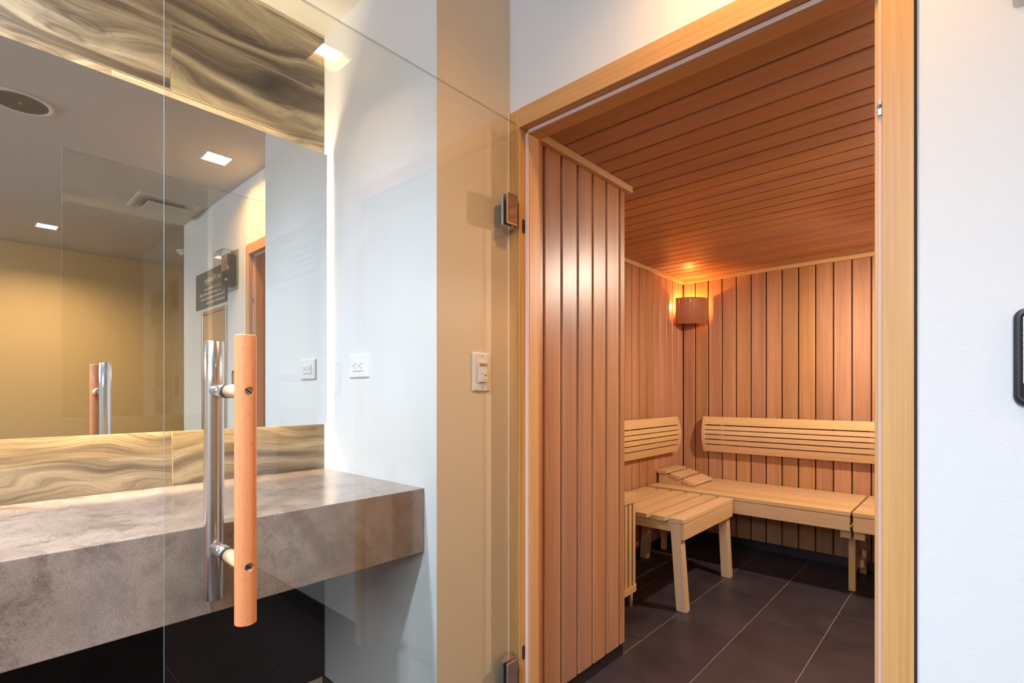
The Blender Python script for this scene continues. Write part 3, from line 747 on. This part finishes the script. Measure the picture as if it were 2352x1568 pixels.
# wedge headrest
hr = empty('headrest', (-1.6, 3.64, ZT), label='wedge-shaped wooden headrest of three slats lying on the back bench', cat='headrest')
hy0, hy1 = 3.470, 3.800
def hprof(name, pts, mat, y0, y1, bev=0.003):
    bm = BM(); aprism(bm, [(x, y0, z) for x, z in pts], (0, y1 - y0, 0))
    bmesh.ops.bevel(bm, geom=[e for e in bm.edges if abs(e.verts[0].co.y - e.verts[1].co.y) > 0.05], offset=bev, segments=2, affect='EDGES')
    return put(name, bm, mat, hr)
hprof('slat', [(-1.728, 0.556), (-1.652, 0.553), (-1.652, 0.574), (-1.728, 0.577)], 'abachiY', hy0, hy1)
hprof('slat', [(-1.630, 0.543), (-1.552, 0.521), (-1.546, 0.541), (-1.624, 0.563)], 'abachiY', hy0, hy1)
hprof('slat', [(-1.534, 0.515), (-1.458, 0.486), (-1.447, 0.490), (-1.444, 0.500), (-1.450, 0.508), (-1.526, 0.534)], 'abachiY', hy0, hy1, 0.002)
for y in (hy0 + 0.006, hy1 - 0.03):
    hprof('wedge', [(-1.712, ZT + 0.0005), (-1.470, ZT + 0.0005), (-1.470, 0.489), (-1.545, 0.5165), (-1.640, 0.5445), (-1.712, 0.5545)], 'abachiX', y, y + 0.024, 0.0004)
# slatted back supports
def support(name, along, a0, a1, label):
    """curved slatted panel; along 'X' hangs on the back wall, 'Y' on the side wall"""
    def P(s, out, z): return (s, YB - out, z) if along == 'X' else (XL + out, s, z)
    b = empty(name, P((a0 + a1) / 2, 0, 0.693), label=label, cat='back support', group='slatted back supports')
    def depth(z):  # outward bulge of the profile
        u = (z - 0.825) / 0.1325
        return 0.075 - 0.026 * u * u
    zs = [(0.8990, 0.9575), (0.8620, 0.8905), (0.8280, 0.8555), (0.7910, 0.8205), (0.7525, 0.7835), (0.6930, 0.7450)]
    end = 0.022
    for z0, z1 in zs:
        bm = BM(); pts = [P(a0 + end, depth(z0), z0), P(a0 + end, depth((z0+z1)/2), (z0+z1)/2), P(a0 + end, depth(z1), z1), P(a0 + end, depth(z1) - 0.016, z1), P(a0 + end, depth((z0+z1)/2) - 0.016, (z0+z1)/2), P(a0 + end, depth(z0) - 0.016, z0)]
        v = Vector(P(a1 - end, 0, 0)) - Vector(P(a0 + end, 0, 0)); aprism(bm, pts, v); put('slat', bm, 'abachi' + along, b)
    def endcap(s0, s1):
        n = 14; front = []
        for i in range(n + 1):
            z = 0.690 + (0.960 - 0.690) * i / n
            u = (z - 0.825) / 0.135; front.append((0.084 - 0.034 * u * u, z))
        prof = front + [(0.001, 0.955), (0.001, 0.695)]
        # rounded outline: the outer end bows along the wall
        bm = BM(); aprism(bm, [P(s0, o_, z) for o_, z in prof], Vector(P(s1, 0, 0)) - Vector(P(s0, 0, 0))); put('end_board', bm, 'abachiZ', b)
    endcap(a0, a0 + end); endcap(a1 - end, a1)
    L = a1 - a0
    for f in ((a0 + 0.13), (a0 + L * 0.66)) if along == 'X' else ((a0 + L * 0.33), (a1 - 0.36)):
        bm = BM(); pts = []
        for i in range(9):
            z = 0.70 + 0.25 * i / 8; pts.append((depth(z) - 0.0165, z))
        pts = pts + [(0.001, 0.95), (0.001, 0.70)]
        aprism(bm, [P(f, o_, z) for o_, z in pts], Vector(P(f + 0.03, 0, 0)) - Vector(P(f, 0, 0))); put('rib', bm, 'abachiZ', b)
    return b
support('slatted_support', 'X', -1.553, 0.05, 'long slatted wooden back support on the sauna back wall')
support('slatted_support', 'Y', 2.62, 3.722, 'slatted wooden back support on the sauna side wall behind the low bench')

# corner lamp
lamp = empty('corner_lamp', (-1.66, 3.87, 1.66), label='curved wooden corner lamp glowing orange under the sauna ceiling', cat='lamp')
A_, B_ = Vector((-1.708, 3.752, 0)), Vector((-1.527, 3.928, 0))
mid = (A_ + B_) / 2; ch_ = (B_ - A_); half = ch_.length / 2; sag = 0.050
Rr = (half * half + sag * sag) / (2 * sag); outd = Vector((ch_.y, -ch_.x, 0)).normalized(); cen = mid + outd * (sag - Rr)
ang = math.asin(half / Rr); ud = ch_.normalized()
def arc(s):  # s in -1..1
    a = s * ang; return cen + outd * (Rr * math.cos(a)) + ud * (Rr * math.sin(a))
SZ0, SZ1 = 1.667, 1.868
hole_s = [-0.80 + 0.19 * k for k in range(9)]; hw = 0.012
cols = sorted(set([-1 + i / 10 for i in range(21)] + [round(h - hw, 5) for h in hole_s] + [round(h + hw, 5) for h in hole_s]))
cols = [c for c in cols if not any(h - hw < c < h + hw for h in hole_s)]
hz = [1.852, 1.841, 1.830]
rws = sorted([SZ0, SZ1] + [z - 0.0014 for z in hz] + [z + 0.0014 for z in hz])
bm = BM(); grid = [[bm.verts.new((arc(c).x, arc(c).y, z)) for c in cols] for z in rws]
for j in range(len(rws) - 1):
    for i in range(len(cols) - 1):
        cm, zm = (cols[i] + cols[i+1]) / 2, (rws[j] + rws[j+1]) / 2
        if any(abs(cm - h) < hw * 0.9 for h in hole_s) and any(abs(zm - z) < 0.0013 for z in hz): continue
        f = bm.faces.new((grid[j][i], grid[j][i+1], grid[j+1][i+1], grid[j+1][i])); f.smooth = True
sh = put('lamp_shade', bm, 'shade', lamp)
md = sh.modifiers.new('thick', 'SOLIDIFY'); md.thickness = 0.004; md.offset = -1
pt = arc(0.30); nrm = (pt - cen).normalized(); ang_z = math.atan2(nrm.y, nrm.x) + math.pi / 2
text('maker_mark', 'KLAFS', 0.0085, (pt.x + nrm.x * 0.0048 - 0.010 * math.cos(ang_z), pt.y + nrm.y * 0.0048 - 0.010 * math.sin(ang_z), 1.694), (math.radians(90), 0, ang_z), 'letter_brown', lamp, 0.0002)
bm = BM(); bmesh.ops.create_uvsphere(bm, u_segments=16, v_segments=10, radius=0.042, matrix=Matrix.Translation((-1.652, 3.862, 1.775)))
for f in bm.faces: f.smooth = True
put('bulb', bm, 'bulb', lamp)
cyl('bulb_socket', (-1.652, 3.862, 1.732), (-1.652, 3.862, 1.698), 0.016, 'white_plastic', lamp, n=16)
bm = BM(); aprism(bm, [(XL + 0.001, 3.80, 1.69), (XL + 0.001, YB - 0.001, 1.69), (-1.59, YB - 0.001, 1.69)], (0, 0, 0.008)); put('lamp_bracket', bm, 'shade', lamp)
pl = bpy.data.lights.new('corner_glow', 'POINT'); pl.energy = CORNER_LAMP; pl.color = (1.0, 0.40, 0.09); pl.shadow_soft_size = 0.008
po = bpy.data.objects.new('corner_glow', pl); COL.objects.link(po); po.parent = lamp; po.location = Vector((-1.652, 3.862, 1.826)) - WL[lamp.name]

# heater with its slatted guard
ht = empty('sauna_heater', (-1.53, 2.23, 0), label='sauna heater inside a rounded slatted wooden guard beside the low bench', cat='heater')
hx0, hx1, gy0, gy1 = -1.722, -1.320, 2.015, 2.462
hcx, hcy, hw_, hh_ = (hx0 + hx1) / 2, (gy0 + gy1) / 2, hx1 - hx0, gy1 - gy0
def ring(z0, z1, wide, name):
    bm = BM(); o_ = rrect(hw_, hh_, 0.052, 8); i_ = rrect(hw_ - 2 * wide, hh_ - 2 * wide, 0.03, 8); n = len(o_)
    V = [[bm.verts.new((hcx + a, hcy + b, z)) for a, b in pr] for pr, z in ((o_, z0), (o_, z1), (i_, z1), (i_, z0))]
    for q in range(4):
        for k in range(n): bm.faces.new((V[q][k], V[q][(k+1) % n], V[(q+1) % 4][(k+1) % n], V[(q+1) % 4][k]))
    bmesh.ops.bevel(bm, geom=[e for e in bm.edges if len(e.link_faces) == 2 and e.calc_face_angle(0) > 1.2], offset=0.004, segments=2, affect='EDGES')
    put(name, bm, 'abachiY', ht)
ring(0.566, 0.604, 0.055, 'guard_ring'); ring(0.098, 0.128, 0.030, 'guard_ring')
o_ = rrect(hw_ - 0.010, hh_ - 0.010, 0.047, 10)
per = [(o_[i], o_[(i+1) % len(o_)]) for i in range(len(o_))]
tot = sum(math.dist(a, b) for a, b in per); nsl = round(tot / 0.040)
for k in range(nsl):
    s_ = k * tot / nsl
    for a, b in per:
        d = math.dist(a, b)
        if s_ <= d: break
        s_ -= d
    tx, ty = (b[0] - a[0]) / d, (b[1] - a[1]) / d; px, py = hcx + a[0] + tx * s_, hcy + a[1] + ty * s_; nx, ny = ty, -tx
    hwid = 0.0125
    pts = [(px + tx * u * hwid - nx * w * 0.006 - nx * 0.007, py + ty * u * hwid - ny * w * 0.006 - ny * 0.007, 0.1285) for u, w in ((-1, -1), (1, -1), (1, 1), (-1, 1))]
    bm = BM(); aprism(bm, pts, (0, 0, 0.437)); put('slat', bm, 'abachiZ', ht)
for lx, ly in ((hx1 - 0.045, gy1 + -0.02), (hx1 - 0.045, gy0 + 0.02), (hx0 + 0.045, gy1 - 0.02), (hx0 + 0.045, gy0 + 0.02)):
    cyl('leg', (lx, ly, 0), (lx, ly, 0.0985), 0.011, 'abachiZ', ht, n=14)
box('heater_core', hx0 + 0.062, hx1 - 0.062, gy0 + 0.062, gy1 - 0.062, 0.14, 0.50, 'core', ht, 0.01)

# sauna ceiling lamp just beyond the door jamb
sl = empty('sauna_light', (-0.14, 2.92, ZS), label='small round sauna ceiling lamp above the floor right of the low bench', cat='ceiling light')
cyl('lamp_cap', (-0.14, 2.92, ZS - 0.0005), (-0.14, 2.92, ZS - 0.034), 0.090, 'abachiX', sl, n=32)
bm = BM(); n = 32
V = [[bm.verts.new((-0.14 + r * math.cos(2*math.pi*i/n), 2.92 + r * math.sin(2*math.pi*i/n), ZS - z)) for i in range(n)] for r, z in ((0.090, 0.034), (0.090, 0.078), (0.084, 0.078), (0.084, 0.034))]
for q in range(4):
    for k in range(n): bm.faces.new((V[q][k], V[q][(k+1) % n], V[(q+1) % 4][(k+1) % n], V[(q+1) % 4][k]))
put('shield_skirt', bm, 'abachiX', sl)  # unseen skirt added to keep the globe's light off the ceiling
bm = BM(); bmesh.ops.create_uvsphere(bm, u_segments=20, v_segments=12, radius=0.034, matrix=Matrix.Translation((-0.14, 2.92, ZS - 0.0685)))
for f in bm.faces: f.smooth = True
put('lamp_globe', bm, emit('sauna_globe', (1.0, 0.86, 0.70, 1), SAUNA_LIGHT), sl)
